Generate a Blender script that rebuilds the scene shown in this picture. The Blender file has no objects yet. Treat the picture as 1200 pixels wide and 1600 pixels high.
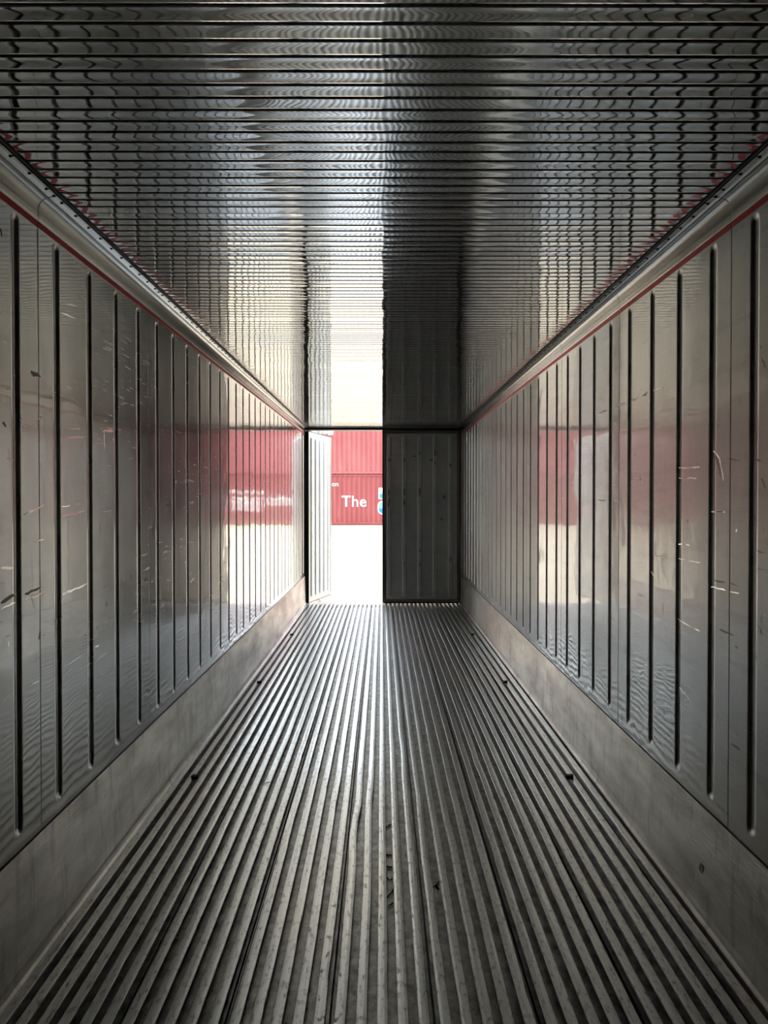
import bpy, bmesh, math, random
from mathutils import Vector, Matrix, noise
random.seed(7)
R = math.radians
scene = bpy.context.scene
COL = scene.collection

# ------------------------------------------------------------------ camera
cam_d = bpy.data.cameras.new('camera')
cam = bpy.data.objects.new('camera', cam_d); COL.objects.link(cam)
cam_d.sensor_fit = 'HORIZONTAL'; cam_d.sensor_width = 36.0
cam_d.lens = 36.0 * 1202 / 1200
cam_d.clip_start = 0.02; cam_d.clip_end = 600
cam.location = (0, 0, 1.5)
cam.rotation_euler = (R(90 - 0.81), 0, R(-0.143))
scene.camera = cam

# ------------------------------------------------------------------ sky, sun, exposure
SUN_EL, SUN_AZ = 58.0, 267.0        # azimuth clockwise from +Y (the way the camera looks)
w = bpy.data.worlds.new('sky'); scene.world = w; w.use_nodes = True
nt = w.node_tree; bg = nt.nodes['Background']
sky = nt.nodes.new('ShaderNodeTexSky'); sky.sky_type = 'NISHITA'
sky.sun_disc = False; sky.sun_elevation = R(SUN_EL); sky.sun_rotation = R(SUN_AZ)
sky.air_density = 1.6; sky.dust_density = 2.5; sky.ozone_density = 1.0
bw = nt.nodes.new('ShaderNodeRGBToBW'); hz = nt.nodes.new('ShaderNodeMix'); hz.data_type = 'RGBA'; hz.inputs[0].default_value = 0.55   # thin white haze
nt.links.new(sky.outputs[0], bw.inputs[0]); nt.links.new(sky.outputs[0], hz.inputs[6]); nt.links.new(bw.outputs[0], hz.inputs[7])
nt.links.new(hz.outputs[2], bg.inputs[0]); bg.inputs[1].default_value = 0.75
sd = bpy.data.lights.new('sun', 'SUN'); sd.energy = 6.0; sd.angle = R(1.0); sd.color = (1.0, 0.95, 0.87)
sun = bpy.data.objects.new('sun', sd); COL.objects.link(sun)
az, el = R(SUN_AZ), R(SUN_EL)
sv = Vector((math.sin(az) * math.cos(el), math.cos(az) * math.cos(el), math.sin(el)))
sun.rotation_euler = (-sv).to_track_quat('-Z', 'Y').to_euler(); sun.location = sv * 60
scene.view_settings.view_transform = 'Standard'; scene.view_settings.look = 'None'
scene.view_settings.gamma = 1.0; scene.view_settings.use_curve_mapping = False
scene.view_settings.exposure = 0.36
try:
    scene.cycles.max_bounces = 14; scene.cycles.glossy_bounces = 13; scene.cycles.diffuse_bounces = 6
except Exception: pass

# ------------------------------------------------------------------ dimensions (metres, floor top z=0, camera at y=0)
XL, XR = -1.135, 1.155
YB, YD = -0.42, 11.28                  # closed end behind the camera, door plane
ZH = 2.541                             # top of the door opening
def zc(y): return 2.508 + 0.0078 * (y - 2.5)      # ceiling lining
def zr(y): return 2.423 + 0.0083 * (y - 2.5)      # upper edge of the red load line
SEAM0, PITCH = 2.55, 1.2

# ------------------------------------------------------------------ materials
def nmat(name):
    m = bpy.data.materials.new(name); m.use_nodes = True
    nt = m.node_tree; return m, nt, nt.nodes['Principled BSDF']
class N:
    """small node helper"""
    def __init__(s, nt): s.nt = nt
    def new(s, t, **kw):
        n = s.nt.nodes.new(t)
        for k, v in kw.items(): setattr(n, k, v)
        return n
    def link(s, a, b): s.nt.links.new(a, b)
    def pos(s, scale=(1, 1, 1), rot=(0, 0, 0)):
        g = s.new('ShaderNodeNewGeometry'); mp = s.new('ShaderNodeMapping')
        mp.inputs['Scale'].default_value = scale; mp.inputs['Rotation'].default_value = rot
        s.link(g.outputs['Position'], mp.inputs['Vector']); return mp.outputs[0]
    def noise(s, vec, scale, detail=3, rough=0.55):
        n = s.new('ShaderNodeTexNoise'); n.inputs['Scale'].default_value = scale
        n.inputs['Detail'].default_value = detail; n.inputs['Roughness'].default_value = rough
        s.link(vec, n.inputs['Vector']); return n.outputs[0]
    def ramp(s, v, stops):
        r = s.new('ShaderNodeValToRGB'); e = r.color_ramp.elements
        while len(e) < len(stops): e.new(0.5)
        for i, (p, c) in enumerate(stops):
            e[i].position = p; e[i].color = c if len(c) == 4 else (*c, 1)
        s.link(v, r.inputs[0]); return r.outputs[0]
    def rng(s, v, a, b, c, d):
        m = s.new('ShaderNodeMapRange'); m.inputs[1].default_value = a; m.inputs[2].default_value = b
        m.inputs[3].default_value = c; m.inputs[4].default_value = d; s.link(v, m.inputs[0]); return m.outputs[0]
    def math(s, op, a, b):
        m = s.new('ShaderNodeMath', operation=op)
        for i, v in enumerate((a, b)):
            if isinstance(v, (int, float)): m.inputs[i].default_value = v
            else: s.link(v, m.inputs[i])
        return m.outputs[0]
    def mix(s, f, a, b):
        m = s.new('ShaderNodeMix', data_type='RGBA')
        if isinstance(f, (int, float)): m.inputs[0].default_value = f
        else: s.link(f, m.inputs[0])
        for i, v in ((6, a), (7, b)):
            if isinstance(v, tuple): m.inputs[i].default_value = (*v, 1) if len(v) == 3 else v
            else: s.link(v, m.inputs[i])
        return m.outputs[2]
    def bump(s, h, dist, strength=1.0, normal=None):
        b = s.new('ShaderNodeBump'); b.inputs['Distance'].default_value = dist; b.inputs['Strength'].default_value = strength
        s.link(h, b.inputs['Height'])
        if normal is not None: s.link(normal, b.inputs['Normal'])
        return b.outputs[0]

def plain(name, col, rough=0.5, metal=0.0, var=0.12, scale=30):
    m, nt, b = nmat(name); n = N(nt)
    f = n.noise(n.pos(), scale, 4)
    c0 = tuple(x * (1 - var) for x in col); c1 = tuple(min(1, x * (1 + var)) for x in col)
    n.link(n.mix(f, c0, c1), b.inputs['Base Color'])
    b.inputs['Metallic'].default_value = metal
    n.link(n.rng(f, 0.2, 0.8, rough * 0.85, min(1, rough * 1.15)), b.inputs['Roughness'])
    return m

def wall_metal(name, tint, rough, coat, wear, metal=1.0):
    m, nt, b = nmat(name); n = N(nt)
    P = n.pos()
    grime = n.noise(n.pos((1, 1.2, 0.7)), 2.2, 5, 0.6)
    grain = n.noise(n.pos((1, 60, 2.5)), 1.0, 3)                    # faint upright rolling grain
    c0 = tuple(x * 0.80 for x in tint); c1 = tuple(min(1, x * 1.1) for x in tint)
    col = n.mix(n.rng(grime, 0.3, 0.7, 0, 1), c0, c1)
    fine = n.noise(n.pos((1, 45, 150)), 1.0, 5, 0.7)                # fine rubbed texture
    col = n.mix(n.math('MULTIPLY', n.rng(fine, 0.35, 0.65, 0, 1), 0.30 * wear), col, tuple(x * 0.66 for x in tint))
    col = n.mix(n.math('MULTIPLY', n.rng(grain, 0.4, 0.7, 0, 1), 0.22 * wear), col, tuple(x * 0.74 for x in tint))
    smear = n.rng(n.noise(n.pos((1, 1.1, 9), (R(-7), 0, 0)), 1.6, 6, 0.7), 0.52, 0.70, 0, 1)   # dull slanting smears
    col = n.mix(n.math('MULTIPLY', smear, 0.42 * wear), col, tuple(x * 0.52 for x in tint))
    # dark upright dents and stains
    spots = n.rng(n.noise(n.pos((1, 26, 9)), 1.0, 4, 0.65), 0.66, 0.73, 0, 1)
    zone = n.rng(n.noise(P, 1.3, 2), 0.42, 0.55, 0, 1)
    spots = n.math('MULTIPLY', spots, zone)
    col = n.mix(n.math('MULTIPLY', spots, 0.75 * wear), col, (0.10, 0.095, 0.085))
    # slanted bright scuffs rubbed by cargo
    sc = n.rng(n.noise(n.pos((1, 5.0, 70), (R(9), 0, 0)), 1.0, 5, 0.7), 0.60, 0.68, 0, 1)
    zone2 = n.rng(n.noise(n.pos((1, 0.8, 1.6)), 1.7, 3), 0.46, 0.58, 0, 1)
    sc = n.math('MULTIPLY', sc, zone2)
    col = n.mix(n.math('MULTIPLY', sc, 0.85 * wear), col, (0.93, 0.91, 0.85))
    n.link(col, b.inputs['Base Color'])
    b.inputs['Metallic'].default_value = metal
    r = n.rng(grime, 0.25, 0.75, rough * 0.8, rough * 1.25)
    r = n.math('ADD', r, n.math('MULTIPLY', sc, 0.25)); n.link(r, b.inputs['Roughness'])
    b.inputs['Coat Weight'].default_value = coat; b.inputs['Coat IOR'].default_value = 1.9
    cr = n.rng(n.noise(P, 5, 4), 0.35, 0.75, 0.02, 0.07)
    n.link(n.math('ADD', cr, n.math('MULTIPLY', spots, 0.3)), b.inputs['Coat Roughness'])
    wav = n.noise(n.pos((1, 1.0, 1.6)), 2.6, 2, 0.45)
    bm1 = n.bump(wav, 0.0021)
    bm2 = n.bump(n.noise(n.pos((1, 10, 9)), 1.0, 3, 0.5), 0.00035, 1, bm1)
    bm3 = n.bump(n.noise(n.pos((1, 5, 4)), 1.0, 2, 0.5), 0.0003, 1, bm1)
    bm2 = n.bump(n.math('MULTIPLY', sc, 1.0), 0.0004, 1, bm2)
    n.link(bm2, b.inputs['Normal']); n.link(bm3, b.inputs['Coat Normal'])
    return m

def ceil_metal():
    m, nt, b = nmat('ceiling metal'); n = N(nt)
    f = n.noise(n.pos((2, 1, 1)), 2.5, 4)
    n.link(n.mix(f, (0.57, 0.575, 0.56), (0.65, 0.655, 0.635)), b.inputs['Base Color'])
    b.inputs['Metallic'].default_value = 1.0
    n.link(n.rng(f, 0.25, 0.75, 0.035, 0.06), b.inputs['Roughness'])
    b.inputs['Coat Weight'].default_value = 0.6; b.inputs['Coat IOR'].default_value = 1.8; b.inputs['Coat Roughness'].default_value = 0.03
    wav = n.noise(n.pos((1.5, 1.0, 1)), 3.0, 2, 0.5)
    bm1 = n.bump(wav, 0.0016)
    n.link(bm1, b.inputs['Normal']); n.link(bm1, b.inputs['Coat Normal'])
    return m

def bar_metal():
    m, nt, b = nmat('worn aluminium floor bar'); n = N(nt)
    streak = n.noise(n.pos((90, 1.1, 40)), 1.0, 4, 0.6)
    blot = n.noise(n.pos((70, 26, 40)), 1.0, 6, 0.72)
    col = n.mix(n.rng(streak, 0.3, 0.7, 0, 1), (0.72, 0.71, 0.67), (0.95, 0.945, 0.92))
    d = n.rng(blot, 0.53, 0.66, 0, 1)
    col = n.mix(n.math('MULTIPLY', d, 0.75), col, (0.13, 0.12, 0.10))
    n.link(col, b.inputs['Base Color'])
    n.link(n.rng(d, 0, 1, 0.95, 0.3), b.inputs['Metallic'])
    n.link(n.math('ADD', n.rng(streak, 0.3, 0.7, 0.285, 0.36), n.math('MULTIPLY', d, 0.25)), b.inputs['Roughness'])
    b.inputs['Coat Weight'].default_value = 0.7; b.inputs['Coat IOR'].default_value = 1.7
    n.link(n.math('ADD', n.rng(streak, 0.3, 0.7, 0.07, 0.16), n.math('MULTIPLY', d, 0.3)), b.inputs['Coat Roughness'])
    n.link(n.bump(blot, 0.0006), b.inputs['Normal'])
    return m

def pan_metal():
    m, nt, b = nmat('dirty floor pan'); n = N(nt)
    f = n.noise(n.pos((1, 0.6, 1)), 28, 6, 0.7)
    g = n.noise(n.pos((3, 0.6, 1)), 1.5, 3)
    col = n.mix(n.rng(f, 0.35, 0.68, 0, 1), (0.15, 0.145, 0.125), (0.54, 0.53, 0.485))
    col = n.mix(n.rng(g, 0.4, 0.7, 0, 0.5), col, (0.32, 0.295, 0.25))
    n.link(col, b.inputs['Base Color']); b.inputs['Metallic'].default_value = 0.9
    b.inputs['Roughness'].default_value = 0.42
    n.link(n.bump(f, 0.0007), b.inputs['Normal'])
    return m

def kick_metal():
    m, nt, b = nmat('scuffed ribbed aluminium'); n = N(nt)
    g = n.noise(n.pos((1, 1.1, 4)), 1.8, 5, 0.65)
    s = n.noise(n.pos((1, 1.5, 140)), 1.0, 3)
    v = n.noise(n.pos((1, 14, 3)), 1.0, 4, 0.6)
    col = n.mix(n.rng(g, 0.3, 0.7, 0, 1), (0.50, 0.47, 0.415), (0.93, 0.90, 0.82))
    col = n.mix(n.rng(v, 0.54, 0.74, 0, 0.6), col, (0.24, 0.22, 0.185))
    v2 = n.noise(n.pos((1, 40, 5), (R(25), 0, 0)), 1.0, 5, 0.7); col = n.mix(n.rng(v2, 0.58, 0.68, 0, 0.5), col, (0.92, 0.9, 0.84))
    col = n.mix(n.rng(s, 0.6, 0.75, 0, 0.4), col, (0.8, 0.78, 0.73))
    n.link(col, b.inputs['Base Color']); b.inputs['Metallic'].default_value = 0.9
    n.link(n.rng(g, 0.3, 0.7, 0.38, 0.285), b.inputs['Roughness'])
    n.link(n.bump(s, 0.0004), b.inputs['Normal'])
    return m

def ground_mat():
    m, nt, b = nmat('pale compacted yard'); n = N(nt)
    a = n.noise(n.pos(), 0.35, 6, 0.6); c = n.noise(n.pos(), 6, 5, 0.7)
    col = n.mix(n.rng(a, 0.3, 0.7, 0, 1), (0.34, 0.29, 0.215), (0.41, 0.36, 0.275))
    col = n.mix(n.rng(c, 0.55, 0.75, 0, 0.3), col, (0.25, 0.21, 0.155))
    n.link(col, b.inputs['Base Color']); b.inputs['Roughness'].default_value = 0.95
    n.link(n.bump(c, 0.02), b.inputs['Normal'])
    return m

def paint(name, col, fade, rough=0.55):
    m, nt, b = nmat(name); n = N(nt)
    a = n.noise(n.pos((1, 1, 0.35)), 1.6, 5, 0.6); st = n.noise(n.pos((6, 6, 0.5)), 1.0, 4, 0.6)
    c = n.mix(n.rng(a, 0.3, 0.7, 0, 1), col, fade)
    c = n.mix(n.rng(st, 0.62, 0.75, 0, 0.5), c, tuple(min(1, x * 1.5 + 0.05) for x in fade))
    n.link(c, b.inputs['Base Color']); b.inputs['Roughness'].default_value = rough
    return m

M = {}
M['wall_l'] = wall_metal('lining metal, cleaner', (0.65, 0.65, 0.63), 0.21, 1.0, 0.8)
M['wall_r'] = wall_metal('lining metal, dirtier', (0.65, 0.645, 0.62), 0.37, 0.7, 1.0)
M['ceil'] = ceil_metal()
M['cove'] = plain('brushed cove aluminium', (0.47, 0.47, 0.445), 0.225, 1.0, 0.03, 3)
M['bar'] = bar_metal(); M['pan'] = pan_metal(); M['kick'] = kick_metal()
M['door'] = wall_metal('door lining metal', (0.86, 0.86, 0.84), 0.5, 0.3, 0.7, 0.2)
M['steel'] = plain('painted steel frame', (0.30, 0.30, 0.29), 0.5, 0.4)
M['rubber'] = plain('black rubber seal', (0.012, 0.012, 0.012), 0.42)
M['black'] = plain('black sealant', (0.01, 0.01, 0.009), 0.6)
M['red'] = plain('red load line paint', (0.60, 0.032, 0.038), 0.42, 0.75)
M['white'] = plain('white paint', (0.85, 0.85, 0.83), 0.5, 0, 0.04)
M['shell'] = plain('white outer shell', (0.70, 0.70, 0.68), 0.55, 0, 0.08)
M['ground'] = ground_mat()
M['cred'] = paint('red container paint', (0.23, 0.042, 0.045), (0.28, 0.062, 0.066))
M['cred2'] = paint('faded red container paint', (0.29, 0.066, 0.072), (0.35, 0.10, 0.107))
M['outline'] = plain('dark red lettering outline', (0.16, 0.05, 0.05), 0.6)
M['blue'] = plain('blue emblem paint', (0.02, 0.22, 0.60), 0.5)
M['cyan'] = plain('cyan emblem paint', (0.18, 0.70, 0.78), 0.5)
M['teal'] = plain('teal emblem paint', (0.04, 0.28, 0.42), 0.5)
M['lime'] = plain('pale yellow green emblem paint', (0.78, 0.82, 0.45), 0.5)
M['scrap'] = plain('dark dry scrap', (0.03, 0.026, 0.02), 0.8)
M['stain_or_shade'] = plain('dark scuffed stain', (0.27, 0.255, 0.235), 0.45, 0.95, 0.3, 60)
def scraped():
    m, nt, b = nmat('bright scraped metal and dent glint'); n = N(nt)
    f = n.noise(n.pos((1, 12, 90)), 1.0, 4, 0.6)
    n.link(n.mix(f, (0.78, 0.76, 0.71), (0.96, 0.94, 0.89)), b.inputs['Base Color']); b.inputs['Metallic'].default_value = 1.0; b.inputs['Roughness'].default_value = 0.26
    g = n.new('ShaderNodeNewGeometry'); c = n.new('ShaderNodeCombineXYZ'); n.link(n.rng(f, 0.3, 0.7, 0.06, 0.2), c.inputs[1]); n.link(n.rng(n.noise(n.pos(), 9, 2), 0.35, 0.65, -0.16, 0.2), c.inputs[2])   # gouged flakes lean along the wall
    ad = n.new('ShaderNodeVectorMath', operation='ADD'); n.link(g.outputs['Normal'], ad.inputs[0]); n.link(c.outputs[0], ad.inputs[1])
    nr = n.new('ShaderNodeVectorMath', operation='NORMALIZE'); n.link(ad.outputs[0], nr.inputs[0]); n.link(nr.outputs[0], b.inputs['Normal'])
    return m
M['bright'] = scraped()
M['rub'] = plain('rubbed grey door mark', (0.36, 0.35, 0.33), 0.5, 0.5, 0.25, 60)
M['tabs'] = plain('dark lashing tab metal', (0.12, 0.11, 0.10), 0.6, 0.6)

# ------------------------------------------------------------------ object helpers
def link(name, me, parent=None):
    o = bpy.data.objects.new(name, me); COL.objects.link(o)
    if parent is not None: o.parent = parent
    return o
def mesh(name, verts, faces, mat, smooth=False):
    me = bpy.data.meshes.new(name); me.from_pydata(verts, [], faces); me.update()
    if mat is not None: me.materials.append(mat)
    if smooth:
        for p in me.polygons: p.use_smooth = True
    return me
def obj(name, verts, faces, mat, parent=None, smooth=False):
    return link(name, mesh(name, verts, faces, mat, smooth), parent)
def box_vf(x0, x1, y0, y1, z0, z1):
    v = [(x0, y0, z0), (x1, y0, z0), (x1, y1, z0), (x0, y1, z0), (x0, y0, z1), (x1, y0, z1), (x1, y1, z1), (x0, y1, z1)]
    f = [(0, 3, 2, 1), (4, 5, 6, 7), (0, 1, 5, 4), (1, 2, 6, 5), (2, 3, 7, 6), (3, 0, 4, 7)]
    return v, f
class MB:
    def __init__(s): s.v = []; s.f = []
    def add(s, v, f):
        n = len(s.v); s.v += v; s.f += [tuple(i + n for i in q) for q in f]; return s
    def box(s, *a): return s.add(*box_vf(*a))
    def cyl(s, p, q, r, n=10):
        p, q = Vector(p), Vector(q); d = (q - p).normalized()
        a = d.orthogonal().normalized(); b = d.cross(a)
        v = []; f = []
        for c in (p, q):
            for i in range(n):
                t = 2 * math.pi * i / n; v.append(tuple(c + a * (r * math.cos(t)) + b * (r * math.sin(t))))
        for i in range(n): f.append((i, (i + 1) % n, n + (i + 1) % n, n + i))
        f.append(tuple(range(n - 1, -1, -1))); f.append(tuple(range(n, 2 * n)))
        return s.add(v, f)
    def obj(s, name, mat, parent=None, smooth=False): return obj(name, s.v, s.f, mat, parent, smooth)
def struct(o, label):
    o['kind'] = 'structure'; o['label'] = label; return o
def tag(o, label, cat, group=None):
    o['label'] = label; o['category'] = cat
    if group: o['group'] = group
    return o
def empty(name, loc=(0, 0, 0)):
    o = link(name, None); o.location = loc; return o
def extrude_profile(prof, ys, fn=None, close=False):
    """prof: list of (x,z) ; fn(i,y)->(x,z) overrides; returns verts, faces of a sheet along y"""
    n = len(prof); v = []; f = []
    for y in ys:
        for i in range(n):
            x, z = fn(i, y) if fn else prof[i]
            v.append((x, y, z))
    m = n if close else n - 1
    for j in range(len(ys) - 1):
        for i in range(m):
            a = j * n + i; b = j * n + (i + 1) % n
            f.append((a, b, b + n, a + n))
    if close:
        f.append(tuple(range(n - 1, -1, -1))); k = (len(ys) - 1) * n
        f.append(tuple(k + i for i in range(n)))
    return v, f
def flip(f): return [tuple(reversed(q)) for q in f]

# ------------------------------------------------------------------ the container shell
def make_wall(side):
    sgn = -1 if side == 'left' else 1
    X = XL if side == 'left' else XR
    a, b = X + sgn * 0.02, X + sgn * 0.095
    slab = obj('wall_' + side, *box_vf(min(a, b), max(a, b), YB - 0.09, YD, -0.28, 2.72), M['shell'])
    struct(slab, 'grey metal lined ' + side + ' container wall with upright grooves')
    wm = M['wall_l' if side == 'left' else 'wall_r']
    HW, HWN, DEP = 0.0220, 0.0400, 0.0085
    k = -3
    while True:
        y0 = SEAM0 + PITCH * k; y1 = y0 + PITCH; k += 1
        if y0 >= YD - 0.02: break
        if y1 <= YB: continue
        ribs = [y0 + 0.15 + 0.3 * i for i in range(4)]
        y0c, y1c = max(y0, YB), min(y1, YD)
        ribs = [r for r in ribs if y0c + 0.04 < r < y1c - 0.04]
        ys = {y0c + 0.0008, y1c - 0.0008, y0c + 0.003, y1c - 0.003, y0c + 0.0045, y1c - 0.0045}
        for r in ribs:
            for i in range(-8, 9): ys.add(r + (HWN if i < 0 else HW) * i / 8)
            for q in (0.002, 0.005): ys.add(r - HWN - q); ys.add(r + HW + q)
        ys = sorted(ys)
        zs = [0.395, 0.42, 0.44, 0.448]
        zb = 0.452
        zs += [zb + 0.07 * i / 10 for i in range(11)]
        zs += [0.7, 1.0, 1.3, 1.6, 1.9, 2.2]
        zs += [('t', 0.07 - 0.07 * i / 10) for i in range(11)] + [('t', -0.003), ('t', -0.006), ('t', -0.05), ('t', -0.09)]
        verts = []; faces = []
        for y in ys:
            zt = zr(y) - 0.030
            rr = min(ribs, key=lambda r: abs(r - y)) if ribs else -99
            for z in zs:
                zz = zt - z[1] if isinstance(z, tuple) else z
                lo, hi = zb + HW, zt - HW
                dz = 0 if lo <= zz <= hi else (lo - zz if zz < lo else zz - hi)
                d = math.hypot((y - rr) * (1 if y > rr else HW / HWN), dz) / HW
                dep = DEP * 0.5 * (1 + math.cos(math.pi * d)) if d < 1 else 0
                if y in (ys[0], ys[-1]): dep = 0.004
                verts.append((X + sgn * dep, y, zz))
        n = len(zs)
        for j in range(len(ys) - 1):
            for i in range(n - 1):
                q = (j * n + i, (j + 1) * n + i, (j + 1) * n + i + 1, j * n + i + 1)
                faces.append(q if side == 'left' else tuple(reversed(q)))
        obj('wall_panel', verts, faces, wm, slab, True)
        # red load line painted near the top of this panel
        def rz(i, y):
            e = 0.0009
            return [(X, zr(y) - 0.022), (X - sgn * e, zr(y) - 0.0215), (X - sgn * e, zr(y) - 0.0005), (X, zr(y))][i]
        v, f = extrude_profile([0] * 4, [y0c + 0.002, (y0c + y1c) / 2, y1c - 0.002], rz)
        ln = obj('load_line', v, f if side == 'right' else flip(f), M['red'], slab)
        ln['label'] = 'red painted load line'
    return slab
wall_left = make_wall('left'); wall_right = make_wall('right')

wb = obj('wall_back', *box_vf(XL - 0.02, XR + 0.02, YB - 0.09, YB, -0.28, 2.72), M['door'])
struct(wb, 'grey metal closed end wall of the container')

# ceiling: panels of cross-grooved sheet
top = obj('ceiling', *box_vf(XL - 0.095, XR + 0.095, YB - 0.09, YD + 0.02, 2.60, 2.72), M['shell'])
struct(top, 'polished grooved metal ceiling of the container')
def make_ceiling():
    CP, GN, GP = 1.63, 26, 0.0604
    x0, x1 = XL + 0.005, XR - 0.005
    nx = 14
    k = -2
    while True:
        a = 2.716 + CP * k; k += 1
        if a >= YD - 0.02: break
        b = min(a + CP, YD - 0.03); a0 = max(a, YB)
        if b <= YB: continue
        gs = [a + 0.06 + GP * i for i in range(GN)]
        gs = [g for g in gs if a0 + 0.01 < g < b - 0.01]
        rows = [(a0 + 0.0006, 0.003), (a0 + 0.0022, 0.0), (a0 + 0.003, 0.0)]
        prev = a0 + 0.003
        for g in gs + [b - 0.003]:
            e = g - 0.0105 if g in gs else g
            bow = random.uniform(0.00030, 0.00060); tilt = random.uniform(-0.0003, 0.0003)
            for i in range(1, 8):
                t = i / 8
                rows.append((prev + (e - prev) * t, bow * 4 * t * (1 - t) + tilt * math.sin(2 * math.pi * t)))
            rows.append((e - 0.0008, 0)); rows.append((e, 0))
            if g in gs:
                for dy, dz in ((-0.0085, 0.0004), (-0.0055, 0.0011), (-0.0015, 0.0021), (0.0000, 0.0032), (0.0020, 0.0036), (0.0038, 0.0020), (0.0046, 0.0), (0.0054, 0.0)):
                    rows.append((g + dy, dz))
                prev = g + 0.0054
        rows.append((b - 0.0006, 0.003))
        verts = []; faces = []
        for y, dz in rows:
            for i in range(nx + 1):
                verts.append((x0 + (x1 - x0) * i / nx, y, zc(y) + dz))
        m = nx + 1
        for j in range(len(rows) - 1):
            for i in range(nx):
                faces.append((j * m + i, (j + 1) * m + i, (j + 1) * m + i + 1, j * m + i + 1))
        obj('ceiling_panel', verts, faces, M['ceil'], top, True)
make_ceiling()

# cove trim between walls and ceiling
NEAR = [(0.066, 2.5070), (0.040, 2.5010), (0.0375, 2.4975), (0.0365, 2.4985), (0.024, 2.4955), (0.014, 2.489), (0.007, 2.479), (0.0035, 2.466), (0.0022, 2.450), (0.0020, 2.424), (0.0, 2.423)]
FAR = [(0.030, 2.5750), (0.020, 2.5710), (0.0190, 2.5680), (0.0185, 2.5690), (0.013, 2.566), (0.008, 2.560), (0.0045, 2.551), (0.0028, 2.540), (0.0022, 2.527), (0.0020, 2.4965), (0.0, 2.4955)]
def cove_pt(i, y, X, sgn):
    t = (y - 2.5) / (11.25 - 2.5)
    (w0, z0), (w1, z1) = NEAR[i], FAR[i]
    return X - sgn * (w0 + (w1 - w0) * t), z0 + (z1 - z0) * t
rivet_me = None
def make_rivet_mesh(sgn):
    mb = MB(); n = 8; v = []; f = []
    for k, (r, h) in enumerate(((0.0052, 0.0), (0.0046, -0.0022), (0.0024, -0.0036))):
        for i in range(n): v.append((r * math.cos(2 * math.pi * i / n), r * math.sin(2 * math.pi * i / n), h))
    for k in range(2):
        for i in range(n): f.append((k * n + i, (k + 1) * n + i, (k + 1) * n + (i + 1) % n, k * n + (i + 1) % n))
    f.append(tuple(range(2 * n, 3 * n)))
    mb.add(v, f)
    mb.box(*((0.0, 0.016) if sgn < 0 else (-0.016, 0.0)), -0.0012, 0.0012, -0.0008, 0.0004)
    return mesh('rivet', mb.v, mb.f, M['black'])
def make_cove(side, idx):
    sgn = -1 if side == 'left' else 1
    X = XL if side == 'left' else XR
    root = empty('trim_%d' % idx, (X, YB, 2.5))
    struct(root, 'rounded aluminium cove trim along the top of the ' + side + ' wall')
    inv = Matrix.Translation((-X, -YB, -2.5))
    def put(name, v, f, mat, smooth=False, parent=root):
        v = [tuple(inv @ Vector(p)) for p in v]
        return obj(name, v, f, mat, parent, smooth)
    k = -3
    while True:
        y0 = SEAM0 + PITCH * k; y1 = y0 + PITCH; k += 1
        if y0 >= YD - 0.05: break
        if y1 <= YB: continue
        a, b = max(y0, YB) + 0.0007, min(y1, YD - 0.02) - 0.0007
        v, f = extrude_profile(NEAR, [a, a + 0.002, a + 0.004, (a + b) / 2, b - 0.004, b - 0.002, b], lambda i, y: cove_pt(i, y, X, sgn))
        for q in range(len(NEAR)):      # rolled ends
            for s_ in (q, len(v) - len(NEAR) + q):
                x, y, z = v[s_]; v[s_] = (x + sgn * 0.0008, y, z + 0.0008)
        o = put('cove_section', v, f if side == 'left' else flip(f), M['cove'], True)
    # black sealant bead where cove and ceiling meet, with a thin metal lip in it
    ys = [YB, 2.5, 5, 8, YD - 0.02]
    def bead(i, y):
        x, z = cove_pt(0, y, X, sgn); zt = zc(y)
        return [(x + sgn * 0.001, zt + 0.001), (x + sgn * 0.001, zt - 0.0035), (x - sgn * 0.006, zt - 0.0035), (x - sgn * 0.013, zt - 0.003), (x - sgn * 0.018, zt - 0.001), (x - sgn * 0.018, zt + 0.001)][i]
    v, f = extrude_profile([0] * 6, ys, bead)
    put('sealant', v, f if side == 'left' else flip(f), M['black'])
    def lip(i, y):
        x, z = cove_pt(0, y, X, sgn); zt = zc(y)
        return [(x - sgn * 0.0065, zt - 0.0032), (x - sgn * 0.0075, zt - 0.0048), (x - sgn * 0.0090, zt - 0.0046), (x - sgn * 0.0100, zt - 0.0030)][i]
    v, f = extrude_profile([0] * 4, ys, lip)
    put('sealant_lip', v, f if side == 'left' else flip(f), M['steel'])
    rm = make_rivet_mesh(sgn)
    y = YB + 0.05
    spots = []
    base = SEAM0 - 0.058
    spots = [base + 0.12 * i for i in range(-24, 75)] + [SEAM0 + PITCH * i for i in range(-2, 8)]
    for y in spots:
        if not (0.9 < y < YD - 0.1): continue
        p0, p1 = cove_pt(0, y, X, sgn), cove_pt(1, y, X, sgn)
        px, pz = p0[0] * 0.55 + p1[0] * 0.45, p0[1] * 0.55 + p1[1] * 0.45
        r = link('rivet', rm, root); r.location = (px - X, y - YB, pz - 2.5)
    return root
make_cove('left', 1); make_cove('right', 2)

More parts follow.
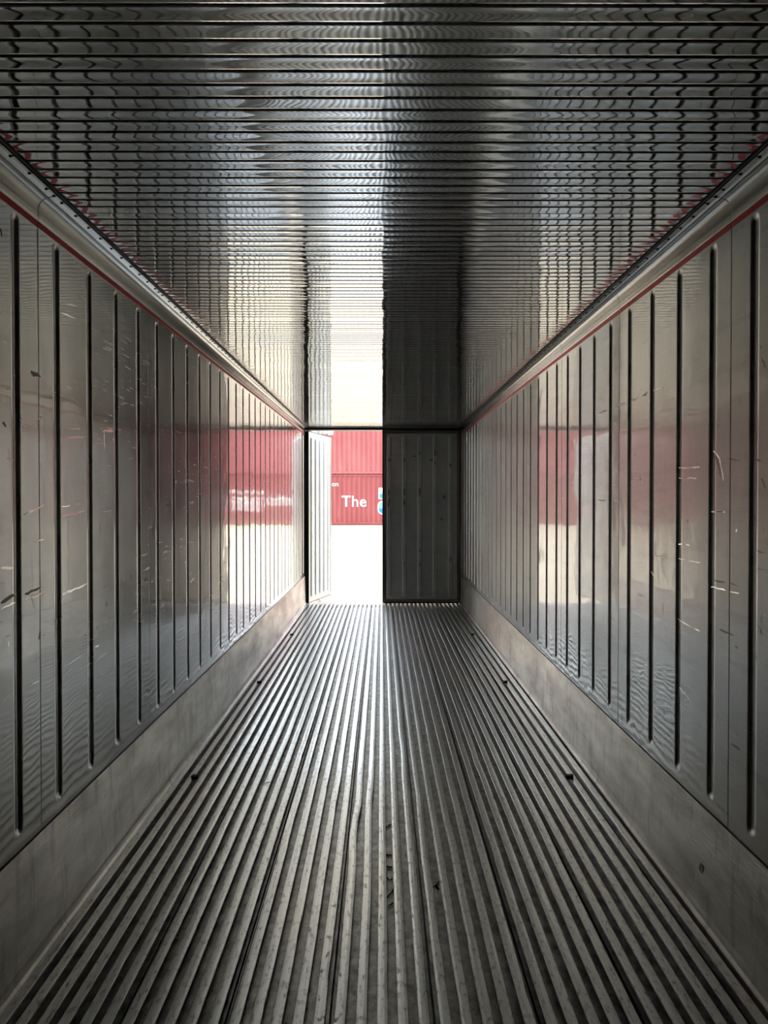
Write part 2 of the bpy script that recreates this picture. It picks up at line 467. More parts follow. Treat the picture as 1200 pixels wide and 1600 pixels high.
# ribbed kick plates
def make_kick(side):
    sgn = -1 if side == 'left' else 1
    X = XL if side == 'left' else XR
    prof = [(0.0, 0.4015), (0.0035, 0.4010), (0.0042, 0.3985)]
    z = 0.398; nr = 44; top_z, bot_z = 0.396, 0.046
    for i in range(nr * 2 + 1):
        t = i / (nr * 2)
        prof.append((0.0045 + 0.009 * t + (0.0013 if i % 2 else 0.0), top_z + (bot_z - top_z) * t))
    prof += [(0.0145, 0.030), (0.0185, 0.018), (0.024, 0.010), (0.0255, 0.0075), (0.0275, 0.0075), (0.0285, 0.004), (0.029, -0.05)]
    prof = [(X - sgn * a, b) for a, b in prof]
    k = -1; root = None
    root = empty('baseboard_' + side, (X, YB, 0)); struct(root, 'scuffed ribbed aluminium kick plate along the ' + side + ' wall')
    v, f = extrude_profile([(X - sgn * q, z_) for q, z_ in ((0.0, 0.4072), (0.0022, 0.4055), (0.0030, 0.4030), (0.0022, 0.4000))], [YB, YD - 0.005])
    obj('sealant', [(x - X, y - YB, z) for x, y, z in v], f if side == 'left' else flip(f), M['black'], root)
    cuts = [YB, 3.75, 7.35, YD - 0.005]
    for a, b in zip(cuts[:-1], cuts[1:]):
        v, f = extrude_profile(prof, [a + 0.0005, b - 0.0005])
        v = [(x - X, y - YB, z) for x, y, z in v]
        obj('kick_plate', v, f if side == 'left' else flip(f), M['kick'], root)
make_kick('left'); make_kick('right')

# ------------------------------------------------------------------ T-bar floor
BP = 0.0610; NB = 18; PZ = -0.027
FX0, FX1 = XL + 0.028, XR - 0.028
floor = obj('floor', *box_vf(XL - 0.02, XR + 0.02, YB - 0.09, YD + 0.02, -0.30, -0.062), M['steel'])
struct(floor, 'ridged aluminium T-bar floor running the length of the container')
YF1 = YD + 0.005
# pans (extruded sections of five bars), with a slot between neighbours
edges = [-18.5, -17.5, -12.5, -7.5, -2.5, 2.5, 7.5, 12.5, 17.5, 18.5]
for a, b in zip(edges[:-1], edges[1:]):
    xa, xb = a * BP + 0.004, b * BP - 0.004
    if a == edges[0]: xa = FX0 - 0.012
    if b == edges[-1]: xb = FX1 + 0.012
    v, f = box_vf(xa, xb, YB, YF1, PZ - 0.004, PZ)
    mb = MB().add(v, f)
    if a != edges[0]: mb.box(xa, xa + 0.003, YB, YF1, PZ, PZ + 0.007)
    if b != edges[-1]: mb.box(xb - 0.003, xb, YB, YF1, PZ, PZ + 0.004)
    mb.obj('floor_pan', M['pan'], floor)
KINKS = {-1: [(3.75, -0.006, 0.35), (2.9, 0.003, 0.25)], -2: [(3.45, -0.009, 0.22), (3.9, 0.003, 0.2)], 2: [(4.6, 0.005, 0.25)],
         3: [(3.9, 0.004, 0.2), (3.2, -0.003, 0.15)], 5: [(3.3, 0.004, 0.18)], 9: [(4.4, -0.004, 0.2)], -7: [(3.6, -0.005, 0.2)], -10: [(4.9, 0.005, 0.25)],
         12: [(3.6, 0.005, 0.3)], -4: [(4.2, 0.004, 0.2)], -12: [(3.3, 0.003, 0.15)]}
def bar_mesh(k):
    hw = 0.0162
    T = [(-hw + 0.0016, 0.0), (-0.006, 0.0006), (0.006, 0.0006), (hw - 0.0016, 0.0), (hw, -0.0016), (hw, -0.0052), (hw - 0.0015, -0.0068), (0.0035, -0.008),
         (0.003, -0.012), (0.003, PZ - 0.001), (-0.003, PZ - 0.001), (-0.003, -0.012), (-0.0035, -0.008), (-hw + 0.0015, -0.0068), (-hw, -0.0052), (-hw, -0.0016)]
    ys = []
    y = YB
    while y < YF1 - 0.01:
        ys.append(y); y += 0.07 if 1.9 < y < 6 else 0.22
    ys.append(YF1)
    dents = [(random.uniform(2.3, 7), random.choice((-1, 1)), random.uniform(0.0015, 0.004), random.uniform(0.03, 0.07)) for _ in range(3)]
    def off(y):
        o = 0.0022 * noise.noise(Vector((k * 3.7, y * 0.55, 0))) + 0.0012 * noise.noise(Vector((k * 5.1, y * 2.1, 4)))
        for c, d, s in KINKS.get(k, []): o += d * math.exp(-((y - c) / s) ** 2)
        return o
    def fn(i, y):
        x, z = T[i]
        if z > -0.011:
            for c, sd_, d, s in dents:
                if x * sd_ > 0.01: x -= sd_ * d * math.exp(-((y - c) / s) ** 2)
            z += 0.0008 * noise.noise(Vector((k * 2.3, y * 1.4, 9)))
            return k * BP + x + off(y), z
        return k * BP + x + off(y) * 0.5 * 0, z
    return extrude_profile(T, ys, fn, True)
for k in range(-NB, NB + 1):
    v, f = bar_mesh(k)
    obj('floor_bar', v, flip(f), M['bar'], floor)
# cross strips at the door end
v, f = box_vf(FX0, FX1, YD - 0.155, YD - 0.095, -0.004, 0.0012); obj('cross_strip', v, f, M['bar'], floor)
v, f = box_vf(FX0, FX1, YD - 0.02, YD + 0.06, -0.006, 0.0014); obj('sill_strip', v, f, M['bar'], floor)
# small bent lashing tabs beside the outer bars
tab = MB(); tab.box(-0.016, 0.016, -0.004, 0.004, -0.006, 0.012); tab.box(-0.016, 0.016, -0.004, 0.026, 0.009, 0.013); tab.box(0.012, 0.019, -0.003, 0.010, -0.002, 0.019)
tab_me = mesh('lashing_tab', tab.v, tab.f, M['tabs'])
for sx in (-1, 1):
    for y in (4.145, 6.33, 8.60):
        o = link('lashing_tab', tab_me, floor); o.location = (sx * 1.0065 + (0.01 if sx > 0 else -0.01), y, 0.0)

# ------------------------------------------------------------------ door frame
fr = obj('trim_3', *box_vf(XL - 0.10, XR + 0.10, YD, YD + 0.16, ZH, 2.76), M['steel']); struct(fr, 'dark steel header above the container doors')
for i, (a, b) in enumerate(((XL - 0.13, XL - 0.001), (XR + 0.001, XR + 0.13))):
    p = obj('trim_%d' % (4 + i), *box_vf(a, b, YD, YD + 0.16, -0.30, ZH), M['steel'])
    struct(p, ('left' if i == 0 else 'right') + ' steel door post of the container')
sill = obj('trim_6', *box_vf(XL - 0.10, XR + 0.10, YD + 0.02, YD + 0.16, -0.30, -0.045), M['steel']); struct(sill, 'steel sill below the container doors')
# header seal
sl = obj('header_seal', *box_vf(XL, XR, YD - 0.018, YD, ZH + 0.002, ZH + 0.040), M['rubber'], fr)
sl2 = obj('header_lip', *box_vf(XL, XR, YD - 0.03, YD - 0.018, ZH + 0.030, ZH + 0.052), M['steel'], fr)

# ------------------------------------------------------------------ doors (built flat: u along the width, z up, face towards -n)
def door_leaf(name, width, height, ribs, label):
    root = empty(name); struct(root, label)
    T = 0.085
    mb = MB(); mb.box(0, width, 0.012, T, 0, height); core = mb.obj('door_leaf', M['shell'], root)
    # lining with raised beads
    B = 0.045
    us = {B, width - B}
    for r in ribs:
        for i in range(-7, 8): us.add(r + 0.036 * i / 7)
    us = sorted(us)
    zb, zt = 0.075, height - 0.075
    zs = [B, 0.06] + [zb + 0.06 * i / 8 for i in range(9)] + [0.6, 1.2, 1.8] + [zt - 0.06 + 0.06 * i / 8 for i in range(9)] + [height - 0.06, height - B]
    v = []; f = []
    for u in us:
        rr = min(ribs, key=lambda r: abs(r - u))
        for z in zs:
            hw = 0.036; lo, hi = zb + hw, zt - hw
            dz = 0 if lo <= z <= hi else (lo - z if z < lo else z - hi)
            d = math.hypot(u - rr, dz) / hw
            e = 0 if d >= 1 else 0.018 * min(1, (1 - d) / 0.45)
            v.append((u, 0.008 - e, z))
    n = len(zs)
    for j in range(len(us) - 1):
        for i in range(n - 1): f.append((j * n + i, (j + 1) * n + i, (j + 1) * n + i + 1, j * n + i + 1))
    lining = obj('door_lining', v, f, M['door'], root)
    # raised border
    mb = MB()
    mb.box(0.006, B, 0.0, 0.014, 0.006, height - 0.006); mb.box(width - B, width - 0.006, 0.0, 0.014, 0.006, height - 0.006)
    mb.box(B, width - B, 0.0, 0.014, 0.006, B); mb.box(B, width - B, 0.0, 0.014, height - B, height - 0.006)
    mb.obj('door_border', M['cove'], root)
    # seal round the edge
    mb = MB()
    mb.box(-0.010, 0.006, 0.004, 0.030, -0.004, height + 0.004); mb.box(width - 0.006, width + 0.010, 0.004, 0.030, -0.004, height + 0.004)
    mb.box(0.006, width - 0.006, 0.004, 0.030, height - 0.006, height + 0.010); mb.box(0.006, width - 0.006, 0.004, 0.030, -0.010, 0.006)
    mb.obj('door_seal', M['rubber'], root)
    # locking bars on the outside, cams below and above
    for u in (width * 0.38, width * 0.72):
        mb = MB(); mb.cyl((u, T + 0.03, -0.09), (u, T + 0.03, height + 0.09), 0.017)
        mb.box(u - 0.03, u + 0.03, T + 0.005, T + 0.06, -0.11, -0.06); mb.box(u - 0.03, u + 0.03, T + 0.005, T + 0.06, height + 0.06, height + 0.11)
        lb = mb.obj('locking_bar', M['steel'], root)
        mb = MB(); mb.box(u, u + 0.35, T + 0.045, T + 0.06, 1.10, 1.14); mb.obj('locking_handle', M['steel'], lb)
    return root
d2 = door_leaf('door_2', 1.130, ZH - 0.016, [0.088 + 0.2255 * i for i in range(5)], 'closed right container door with five raised upright beads')
d2.location = (0.014, YD + 0.012, 0.012)
d1 = door_leaf('door_1', 1.100, ZH - 0.016, [0.13 + 0.2 * i for i in range(5)], 'left container door swung open outward with pale worn lining')
d1.location = (-1.078, YD + 0.045, 0.0); ang = math.atan2(1.09, 0.267); d1.rotation_euler = (0, 0, ang)
# rubber ridges of the left jamb
for i, (x, r) in enumerate(((XL + 0.007, 0.0065), (XL + 0.026, 0.0070), (XL + 0.046, 0.0085))):
    mb = MB(); mb.cyl((x, YD + 0.03, 0.0), (x, YD + 0.03, ZH - 0.01), r, 12)
    mb.obj('jamb_seal', M['rubber'], bpy.data.objects['trim_4'], True)

# ------------------------------------------------------------------ yard outside
def zg(y): return -0.32 + 0.0138 * max(0, y - 12)
v = []; f = []
gx = [-260, -60, -25, -10, -3, 3, 10, 25, 60, 260]; gy = [-120, -20, 0, 11, 12, 16, 22, 30, 40, 52, 80, 300]
for y in gy:
    for x in gx: v.append((x, y, zg(min(y, 52))))
n = len(gx)
for j in range(len(gy) - 1):
    for i in range(n - 1): f.append((j * n + i, j * n + i + 1, (j + 1) * n + i + 1, (j + 1) * n + i))
gr = obj('ground', v, f, M['ground']); struct(gr, 'pale sunlit yard surface outside the container')

CY = 44.06                     # front face of the stacked containers
CL, CH, CW = 12.19, 2.896, 2.44
CPI = 0.2782
BREAK = [0.0, 0.070, 0.138, 0.208]          # crest, slope, trough, slope
def corr(x):
    t = x % CPI
    if t < 0.070: return 0.0
    if t < 0.138: return 0.036 * (t - 0.070) / 0.068
    if t < 0.208: return 0.036
    return 0.036 * (1 - (t - 0.208) / (CPI - 0.208))
def container(x0, z0, label, mat):
    root = empty('shipping_container', (x0, CY, z0)); tag(root, label, 'container', 'stacked red containers across the yard')
    P0, RB, RT = 0.16, 0.16, 0.10
    # corrugated front side
    xs = [P0]; k = 0
    while True:
        done = False
        for b in BREAK:
            x = k * CPI + b
            if x > CL - P0: done = True; break
            if x > P0: xs.append(x)
        if done: break
        k += 1
    xs.append(CL - P0)
    v = []; f = []
    for x in xs:
        d = corr(x) + 0.03
        v += [(x, d, RB), (x, d, CH - RT)]
    for i in range(len(xs) - 1): f.append((2 * i, 2 * i + 2, 2 * i + 3, 2 * i + 1))
    sp = obj('side_panel', v, f, mat, root)
    mb = MB()
    mb.box(P0, CL - P0, 0.0, 0.06, CH - RT, CH - 0.02); mb.obj('top_rail', mat, root)
    mb = MB(); mb.box(P0, CL - P0, 0.0, 0.012, 0.02, RB); mb.box(P0, CL - P0, 0.012, 0.07, RB - 0.012, RB); mb.box(P0, CL - P0, 0.012, 0.07, 0.02, 0.032); mb.obj('bottom_rail', mat, root)
    for x in (0, CL - P0):
        for y in (0, CW - P0):
            mb = MB(); mb.box(x, x + P0, y, y + P0, 0.118, CH - 0.118); mb.obj('corner_post', mat, root)
            for z in (0, CH - 0.118):
                mb = MB(); mb.box(x - 0.004, x + P0 + 0.004, y - 0.004, y + P0 + 0.004, z, z + 0.118); mb.obj('corner_casting', mat, root)
    mb = MB(); mb.box(0.02, CL - 0.02, 0.06, CW - 0.02, CH - 0.06, CH - 0.02); mb.obj('roof', mat, root)
    mb = MB(); mb.box(P0, CL - P0, CW - 0.06, CW - 0.02, 0.03, CH - 0.06); mb.obj('rear_panel', mat, root)
    for x in (0.03, CL - 0.06):
        mb = MB(); mb.box(x, x + 0.03, P0, CW - P0, 0.03, CH - 0.06); mb.obj('end_panel', mat, root)
    mb = MB(); mb.box(P0, CL - P0, 0.08, CW - 0.06, 0.10, 0.15); mb.obj('container_floor', mat, root)
    return root
CZ = 1.5 - 37 * CY / 1202
MX = -5.2
stacks = {}
names = {0: 'beside the lettered container, on the left', 1: 'seen through the open door', 2: 'beside the lettered container, on the right'}
for i, x in enumerate((MX - CL - 0.16, MX, MX + CL + 0.16)):
    lab0 = ['plain red corrugated container on the ground left of the lettered one', 'red corrugated container on the ground with white lettering and blue emblem', 'plain red corrugated container on the ground right of the lettered one'][i]
    lab1 = ['upper red container stacked left of the one above the lettered container', 'faded red container stacked on top of the lettered one', 'upper red container stacked right of the one above the lettered container'][i]
    stacks[i] = (container(x, CZ, lab0, M['cred']), container(x, CZ + CH + 0.004, lab1, M['cred2']))

# painted marks that follow the corrugation
def painted(name, polys, parent, mat, lift):
    """polys: list of closed 2-D outlines (x along the container, z up), world coordinates; pressed on the corrugated side"""
    bm = bmesh.new()
    for poly in polys:
        vs = [bm.verts.new((x - parent.location.x, 0, z - parent.location.z)) for x, z in poly]
        bm.faces.new(vs)
    return press(bm, name, parent, mat, lift)
def press(bm, name, parent, mat, lift):
    xs = [vv.co.x for vv in bm.verts]; a, b = min(xs), max(xs)
    k = int(a // CPI)
    while k * CPI < b:
        for br in BREAK:
            x = k * CPI + br
            if a < x < b:
                bmesh.ops.bisect_plane(bm, geom=bm.verts[:] + bm.edges[:] + bm.faces[:], plane_co=(x, 0, 0), plane_no=(1, 0, 0))
        k += 1
    for vv in bm.verts: vv.co.y = corr(vv.co.x) + 0.03 - lift
    bmesh.ops.remove_doubles(bm, verts=bm.verts[:], dist=1e-5)
    bmesh.ops.recalc_face_normals(bm, faces=bm.faces[:])
    bm.verts.index_update(); seen = set(); out = []
    for v0 in bm.verts:                       # every loose piece becomes its own part
        if v0.index in seen: continue
        st = [v0]; isl = []; seen.add(v0.index)
        while st:
            q = st.pop(); isl.append(q)
            for e in q.link_edges:
                w_ = e.other_vert(q)
                if w_.index not in seen: seen.add(w_.index); st.append(w_)
        ix = {q.index: i for i, q in enumerate(isl)}
        fs = {f for q in isl for f in q.link_faces}
        out.append(obj(name, [tuple(q.co) for q in isl], [tuple(ix[q.index] for q in f.verts) for f in fs], mat, parent))
    bm.free()
    return out
def lab(objs, text):
    for o in objs: o['label'] = text
def text_bm(body, size, x, z, parent, bold, sx=1.0):
    cu = bpy.data.curves.new('lettering', 'FONT'); cu.body = body; cu.size = size; cu.offset = bold; cu.resolution_u = 4
    cu.space_character = 1.02 + bold * 2
    to = bpy.data.objects.new('lettering', cu); COL.objects.link(to)
    bpy.context.view_layer.update()
    me = to.evaluated_get(bpy.context.evaluated_depsgraph_get()).to_mesh()
    bm = bmesh.new()
    bm.from_mesh(me)
    for vv in bm.verts: vv.co = Vector((x - parent.location.x + vv.co.x * sx, 0, z - parent.location.z + vv.co.y))
    bpy.data.objects.remove(to); bpy.data.curves.remove(cu)
    return bm
def px2(x, y): return ((x - 597) * CY / 1202, 1.5 + (783 - y) * CY / 1202)
def rrect(x0, x1, z0, z1, r, n=6):
    p = []
    for cx, cz, a0 in ((x1 - r, z1 - r, 0), (x0 + r, z1 - r, 90), (x0 + r, z0 + r, 180), (x1 - r, z0 + r, 270)):
        for i in range(n + 1):
            t = R(a0 + 90 * i / n); p.append((cx + r * math.cos(t), cz + r * math.sin(t)))
    return p
low, upp = stacks[1]
tx, tz = px2(533.5, 791.5)
o = press(text_bm('The', 0.90, tx, tz, low, 0.026, 1.0), 'letter_outline', low, M['outline'], 0.004)
o = press(text_bm('The', 0.90, tx, tz, low, 0.006, 1.0), 'letter', low, M['white'], 0.008); lab(o, 'white lettering reading The')
ox, oz = px2(518.3, 759.5)
o = press(text_bm('on', 0.37, ox, oz, low, 0.003, 1.0), 'letter', low, M['white'], 0.008); lab(o, 'small white lettering ending in on')
# emblem: square flask top over a round body
ex, ez = px2(591.4, 780); ex2 = ex + 0.62
def emblem(rects, mat, lift, nm): return painted(nm, rects, low, mat, lift)
zt0, zt1 = px2(0, 780)[1], px2(0, 762)[1]
zl0, zl1 = px2(0, 804)[1], px2(0, 782.5)[1]
xl = px2(590, 0)[0]
emblem([rrect(ex, ex2, zt0, zt1, 0.07)], M['white'], 0.006, 'emblem_outline')
emblem([rrect(xl, xl + 0.72, zl0, zl1, 0.30)], M['white'], 0.006, 'emblem_outline')
zm = px2(0, 771.5)[1]
emblem([rrect(ex + 0.05, ex2 - 0.05, zt0 + 0.05, zm, 0.04)], M['teal'], 0.010, 'emblem_fill')
emblem([rrect(ex + 0.05, ex2 - 0.05, zm, zt1 - 0.05, 0.03)], M['lime'], 0.010, 'emblem_fill')
body = rrect(xl + 0.06, xl + 0.66, zl0 + 0.06, zl1 - 0.06, 0.26, 8); zw = px2(0, 794.5)[1]
emblem([[(x, min(z, zw)) for x, z in body]], M['blue'], 0.010, 'emblem_fill')
emblem([[(x, max(z, zw)) for x, z in body]], M['cyan'], 0.012, 'emblem_fill')
# further lettering right of the emblem, seen only as blurred white strokes in the wall's reflection
rr_ = random.Random(3)
def strokes(x0, x1, z0, h):
    polys = []; x = x0
    while x < x1:
        wd = rr_.uniform(0.10, 0.15); hh = h * rr_.choice((1, 1, 1, 1.3)); polys.append(rrect(x, x + wd, z0, z0 + hh, 0.05, 3))
        if rr_.random() < 0.6: polys.append(rrect(x + wd * 0.8, x + wd + 0.10, z0 + h * rr_.choice((0.0, 0.75)), z0 + h * 0.0 + h * rr_.choice((0.95, 1.0)), 0.02, 2) if False else rrect(x + wd * 0.8, x + wd + 0.12, z0 + h * 0.72, z0 + h, 0.03, 2))
        x += wd + rr_.uniform(0.10, 0.16)
    return polys
for x0, x1, yb, h in ((2.7, 4.3, 790, 0.46), (4.65, 6.3, 799, 0.62), (4.65, 6.1, 780.5, 0.16), (4.65, 6.3, 772, 0.20)):
    o = painted('letter', strokes(x0, x1, px2(0, yb)[1], h), low, M['white'], 0.008); lab(o, 'blurred white lettering')
# white block lettering near the top of the upper container
for a, b in ((487.5, 494.5), (495.5, 503), (504, 511.5), (512.5, 521)):
    xa, za = px2(a, 679.5 if a > 511 else 678); xb, _ = px2(b, 680)
    o = painted('letter', [rrect(xa, xb, za, za + 0.62, 0.05)], upp, M['white'], 0.008); lab(o, 'white block lettering')

# ------------------------------------------------------------------ wear on walls and doors
rm_ = random.Random(11)
def wall_pt(side, px, py):
    X = XL if side == 'left' else XR
    d = 1202 * X / (px - 597); return d, 1.5 + (783 - py) * d / 1202
def blob(n, ra, rb, ang, jag):
    p = []
    for i in range(n):
        t = 2 * math.pi * i / n; q = 1 + rm_.uniform(-jag, jag)
        a, b = ra * math.cos(t) * q, rb * math.sin(t) * q
        p.append((a * math.cos(ang) - b * math.sin(ang), a * math.sin(ang) + b * math.cos(ang)))
    return p
def wall_mark(side, x0, y0, x1, y1, th, kind):
    """irregular flat mark from photo point to photo point, th = breadth in photo pixels"""
    sgn = -1 if side == 'left' else 1; X = XL if side == 'left' else XR
    a, b = wall_pt(side, x0, y0), wall_pt(side, x1, y1)
    dm = (a[0] + b[0]) / 2; t = th * dm / 1202
    va = Vector((a[0], a[1])); vb = Vector((b[0], b[1])); L = (vb - va).length
    if L < 1e-4: return
    u = (vb - va) / L; n = Vector((-u.y, u.x)); k = max(4, min(14, int(L / 0.02)))
    top = []; bot = []
    for i in range(k + 1):
        f = i / k; e = math.sin(math.pi * min(1, max(0.04, f))) ** 0.4
        c = va + u * (L * f) + n * (t * 0.25 * rm_.uniform(-1, 1))
        h = 0.5 * t * e * rm_.uniform(0.35, 1.15)
        top.append(c + n * h); bot.append(c - n * h)
    ring = top + bot[::-1]
    e = 0.0004
    w0 = bpy.data.objects['wall_' + side]
    vs = [(X - sgn * e, q.x, q.y) for q in ring]
    m = k + 1; N2 = len(ring)
    fs = [(i, i + 1, N2 - 2 - i, N2 - 1 - i) for i in range(k)]
    obj(kind, vs, fs, M['bright' if kind == 'scratch_or_glint' else 'stain_or_shade'], w0)
LB = [(38, 805, 70, 788, 5), (98, 806, 134, 798, 4), (98, 792, 128, 787, 3), (2, 951, 24, 941, 4), (39, 936, 72, 923, 5), (98, 928, 137, 912, 4),
      (38, 666, 58, 668, 7), (101, 684, 134, 683, 3), (104, 669, 128, 671, 4), (160, 673, 179, 673, 4), (163.5, 675, 164.5, 703, 3), (177, 685, 179, 691, 4), (2, 888, 22, 886, 6),
      (50, 1069, 61, 1064, 3), (12, 1002, 13, 1012, 5), (3, 1097, 22, 1079, 4), (104, 1040, 127, 1024, 2), (54, 847, 70, 842, 3), (148, 1012, 154, 1008, 4), (76, 740, 79, 748, 3),
      (275, 751, 276, 755, 3), (100, 475, 124, 481, 2), (98, 490, 122, 500, 2.5), (14, 702, 16, 712, 4), (60, 655, 68, 652, 4)]
LD = [(1, 941, 25, 929, 8), (39, 929, 66, 917, 6), (6, 660, 11, 668, 9), (189, 906, 189, 913, 3), (195, 926, 195, 935, 3), (195, 942, 195, 948, 3), (205, 898, 205, 904, 3), (166, 941, 166, 948, 3),
      (192, 829, 192, 835, 2), (202, 829, 202, 832, 3), (229, 663, 237, 665, 5), (266, 669, 269, 670, 2), (259, 790, 266, 788, 4), (365.3, 699, 366.2, 705, 3), (428, 716, 429.5, 730, 3),
      (3, 360, 8, 372, 9), (50, 582, 66, 590, 9), (60, 1000, 62, 986, 4), (225, 906, 229, 904, 4), (278, 900, 279, 903, 3), (282, 925, 283, 929, 3), (150, 620, 154, 623, 3)]
RB = [(1004, 617, 1012, 614, 4), (985, 626, 1011, 616, 5), (961, 636, 978, 629, 5), (934, 647, 948, 641, 4), (1021, 610, 1040, 603, 3), (1061, 850, 1080, 852, 4), (999, 744, 1002, 751, 5), (1061, 731, 1096, 730, 3), (1061, 747, 1090, 747, 3), (986, 751, 1010, 748, 2),
      (934, 781, 948, 782, 2), (956, 782, 975, 785, 2), (1061, 873, 1098, 880, 2), (1021, 868, 1048, 872, 1.5), (1018, 893, 1024, 902, 4), (1061, 968, 1096, 988, 3), (1037, 942, 1037.4, 964, 3), (1113, 917, 1136, 923, 3), (1142, 925, 1158, 928, 2),
      (1024, 690, 1030, 698, 3), (1064, 1075, 1080, 1095, 3), (962, 705, 965, 716, 3), (1000, 822, 1002, 832, 3), (1115, 799, 1136, 800, 2), (1150, 830, 1153, 828, 4), (958, 660, 963, 664, 2), (1112, 800, 1134, 799, 2)]
RD = [(1139, 717, 1159, 720, 4), (1181, 717, 1190, 721, 4), (1190, 748, 1198, 765, 9), (1181, 806, 1182, 814, 5), (1126, 984, 1150, 994, 4), (1188, 980, 1194, 992, 7), (1074, 812, 1076, 818, 5), (1113, 906, 1136, 911, 3), (1142, 912, 1158, 917, 3),
      (1184, 860, 1197, 866, 4), (991, 708, 993, 713, 3), (1150, 1010, 1156, 1014, 4), (1122, 662, 1123.5, 668, 3), (1180, 1020, 1186, 1034, 5), (1190, 560, 1196, 575, 8), (1186, 540, 1190, 546, 4)]
for L, sd_, kd in ((LB, 'left', 'scratch_or_glint'), (LD, 'left', 'stain_or_shade'), (RB, 'right', 'scratch_or_glint'), (RD, 'right', 'stain_or_shade')):
    for q in L: wall_mark(sd_, *q, kd)
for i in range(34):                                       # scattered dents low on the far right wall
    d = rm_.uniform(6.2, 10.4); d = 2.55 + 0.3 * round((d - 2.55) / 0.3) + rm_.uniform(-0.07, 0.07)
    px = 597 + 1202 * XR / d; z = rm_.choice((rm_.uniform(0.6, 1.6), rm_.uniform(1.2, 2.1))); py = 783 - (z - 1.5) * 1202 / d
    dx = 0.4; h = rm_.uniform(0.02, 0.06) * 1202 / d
    wall_mark('right', px, py, px + 0.01, py + h, rm_.uniform(1.0, 2.2), 'stain_or_shade')
# crescent dent kept flat: lip highlight and hollow shade painted on the right lining
for q in ((1114.5, 704, 1125, 717, 4.0, 'scratch_or_glint'), (1124.6, 716, 1128.5, 734, 4.5, 'scratch_or_glint'), (1128.2, 733, 1131, 752, 4.0, 'scratch_or_glint'), (1117, 712, 1123, 730, 5, 'stain_or_shade'), (1122, 726, 1127, 748, 4, 'stain_or_shade')):
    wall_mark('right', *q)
# rubbed dark patches on the door linings
def door_mark(door, u, z, ru, rz, ribs):
    n = -0.0106 if any(abs(u - r) < 0.018 for r in ribs) else 0.0074
    p = blob(15, ru * 0.8, rz * 0.8, rm_.uniform(-0.2, 0.2), 0.28)
    v = [(u + a, n, z + b) for a, b in p]; obj('stain_or_shade', v, [tuple(range(len(v)))], M['rub'], door)
RIB2 = [0.088 + 0.2255 * i for i in range(5)]
for cx, cy, a, b in ((160, 360, .018, .03), (285, 362, .02, .04), (345, 330, .05, .012), (405, 305, .017, .03), (530, 295, .016, .05), (485, 360, .03, .03), (655, 405, .02, .05), (160, 620, .017, .07), (280, 620, .017, .08), (405, 620, .017, .08),
                     (590, 660, .035, .04), (530, 385, .017, .03), (160, 700, .017, .09), (280, 705, .017, .06), (405, 1090, .014, .03), (275, 1195, .012, .02), (405, 1205, .014, .04), (630, 1165, .012, .05), (570, 840, .02, .03), (540, 320, .016, .03)):
    px, py = 580 + cx / 5.16, 650 + cy / 5.16
    u = (px - 597) * 11.29 / 1202 - 0.014; z = 1.5 + (783 - py) * 11.29 / 1202
    k = min(RIB2, key=lambda r: abs(r - u))
    if abs(k - u) < 0.05: u = k
    door_mark(d2, u, z, a, b, RIB2)
RIB1 = [0.13 + 0.2 * i for i in range(5)]
for py, h in ((712, .09), (728, .05), (736, .10), (748, .06), (756, .10), (766, .03), (833, .05), (842, .09), (852, .10), (862, .05), (871, .06), (892, .03), (905, .04)):
    door_mark(d1, 0.93, 1.5 + (783 - py) * 12.3 / 1202, 0.016, h, RIB1)
for i in range(26):
    u = rm_.choice(RIB1) + rm_.choice((0, 0.06, -0.07)); door_mark(d1, u, rm_.uniform(0.5, 2.4), rm_.uniform(.006, .012), rm_.uniform(.02, .07), RIB1)
# dark gouge on the right kick plate
o = obj('stain_or_shade', [(XR - 0.0125 - 0.0012, y, z) for y, z in [(2.735 + a, 0.185 + b) for a, b in blob(10, .014, .022, 0.3, .25)]], [tuple(range(10))], M['stain_or_shade'], bpy.data.objects['wall_right'])

# ------------------------------------------------------------------ scraps lying in the floor grooves
def floor_pt(px, py, z=PZ):
    d = (1.5 - z) * 1202 / (py - 783); return (px - 597) * d / 1202, d
def groove(x): return (math.floor(x / BP) + 0.5) * BP
def scrap(name, label, paths, r, at, cat='scrap', z=PZ):
    mb = MB()
    for path in paths:
        for a, b in zip(path[:-1], path[1:]): mb.cyl((a[0], a[1], r * 1.4 + a[2]), (b[0], b[1], r * 1.4 + b[2]), r * 1.4 * rm_.uniform(0.8, 1.1), 6)
    o = mb.obj(name, M['scrap']); o.location = (at[0], at[1], z + 0.0006); tag(o, label, cat); return o
def at(px, py):
    x, d = floor_pt(px, py); return groove(x), d
scrap('dry_twig', 'longest dark twig lying slantwise in the groove right of the middle floor bar', [[(-0.013, -0.035, 0), (-0.003, -0.012, 0.002), (0.006, 0.006, 0.001), (0.013, 0.034, 0)]], 0.0022, at(610, 1402), 'twig')
scrap('dry_twig', 'forked dark twig in a floor groove further right than the other scraps', [[(0.013, 0.030, 0), (0.0, 0.0, 0.001), (-0.013, -0.012, 0)], [(0, 0, 0.001), (0.010, -0.030, 0)]], 0.0017, at(686, 1389), 'twig')
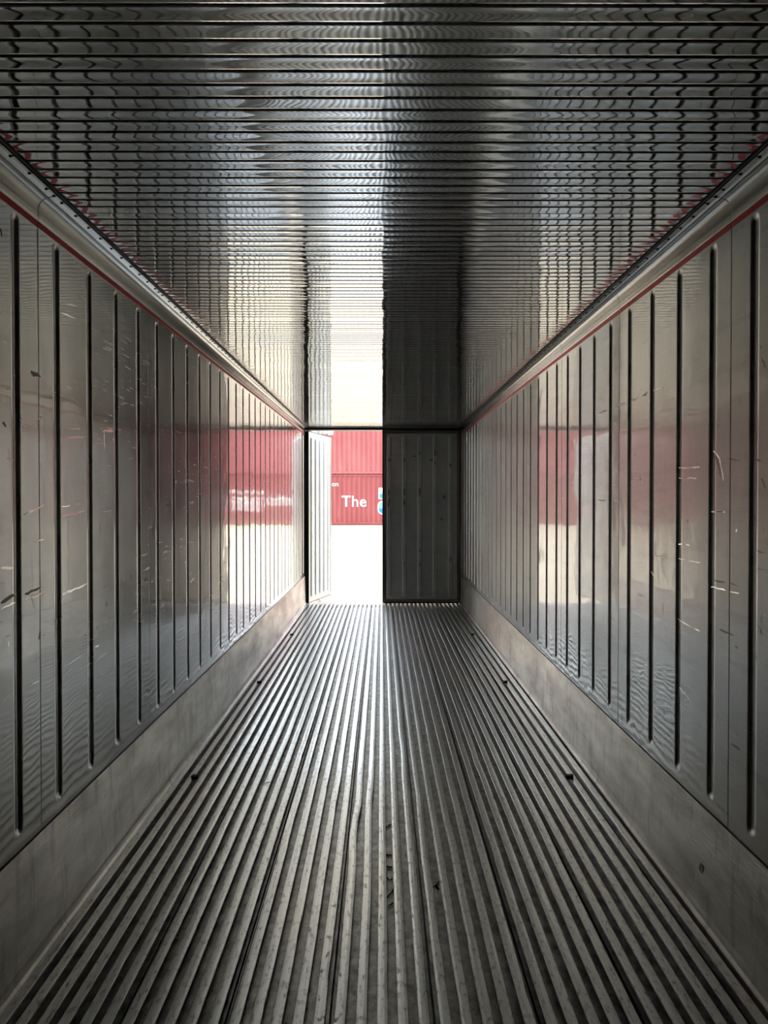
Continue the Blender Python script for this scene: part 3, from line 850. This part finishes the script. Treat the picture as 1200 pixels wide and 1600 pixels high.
scrap('leaf_scrap', 'small curled dark scrap just beyond the longest twig', [[(-0.010, 0.012, 0), (-0.004, -0.010, 0.001), (0.004, -0.014, 0.002), (0.010, -0.004, 0.001), (0.008, 0.010, 0)]], 0.0016, at(610, 1378))
scrap('leaf_scrap', 'short dark stub beyond the curled scrap in the same groove', [[(-0.010, 0.004, 0), (0.000, -0.004, 0.001), (0.009, 0.001, 0)]], 0.0024, at(607, 1360))
scrap('leaf_scrap', 'dark v-shaped scrap beyond the short stub in the same groove', [[(-0.012, 0.010, 0), (-0.004, -0.008, 0), (0.001, 0.004, 0.001), (0.010, -0.006, 0)]], 0.0022, at(609, 1341))
scrap('leaf_scrap', 'slanted dark sliver farthest away of the scraps in the middle groove', [[(-0.012, -0.014, 0), (0.002, 0.006, 0.001), (0.011, 0.018, 0)]], 0.0022, at(608, 1295))
scrap('leaf_scrap', 'dark crumb with a short tail nearest the camera in the middle groove', [[(-0.006, -0.006, 0), (0.004, 0.004, 0.001)], [(0.004, 0.004, 0), (0.010, 0.014, 0)]], 0.0022, at(612, 1420))
x_, d_ = floor_pt(423, 1227, 0.001); x_ = round(x_ / BP) * BP
scrap('leaf_scrap', 'small brown scrap lying on top of a floor bar left of the middle', [[(-0.010, -0.008, 0.001), (0, 0.004, 0.002), (0.009, 0.016, 0.001)]], 0.0018, (x_, d_), 'scrap', 0.0012)
mb = MB()
for i in range(420):                                       # fine grit nobody could count
    k = rm_.randint(-17, 16); x = (k + 0.5) * BP + rm_.uniform(-0.012, 0.012); y = 2.0 + 6.5 * rm_.random() ** 1.8
    if (k - 2) % 5 == 0: continue
    r = rm_.uniform(0.0008, 0.0022)
    v = [(x + r * rm_.uniform(.6, 1.2) * a, y + r * 1.4 * b, PZ + 0.0003 + r * c) for a, b, c in ((-1, -1, 0), (1, -1, 0), (1, 1, 0), (-1, 1, 0), (0, 0, 0.9))]
    mb.add(v, [(0, 1, 4), (1, 2, 4), (2, 3, 4), (3, 0, 4), (3, 2, 1, 0)])
g = mb.obj('grit', M['scrap']); g['kind'] = 'stuff'; g['label'] = 'fine dark grit scattered in the floor grooves'; g['category'] = 'grit'
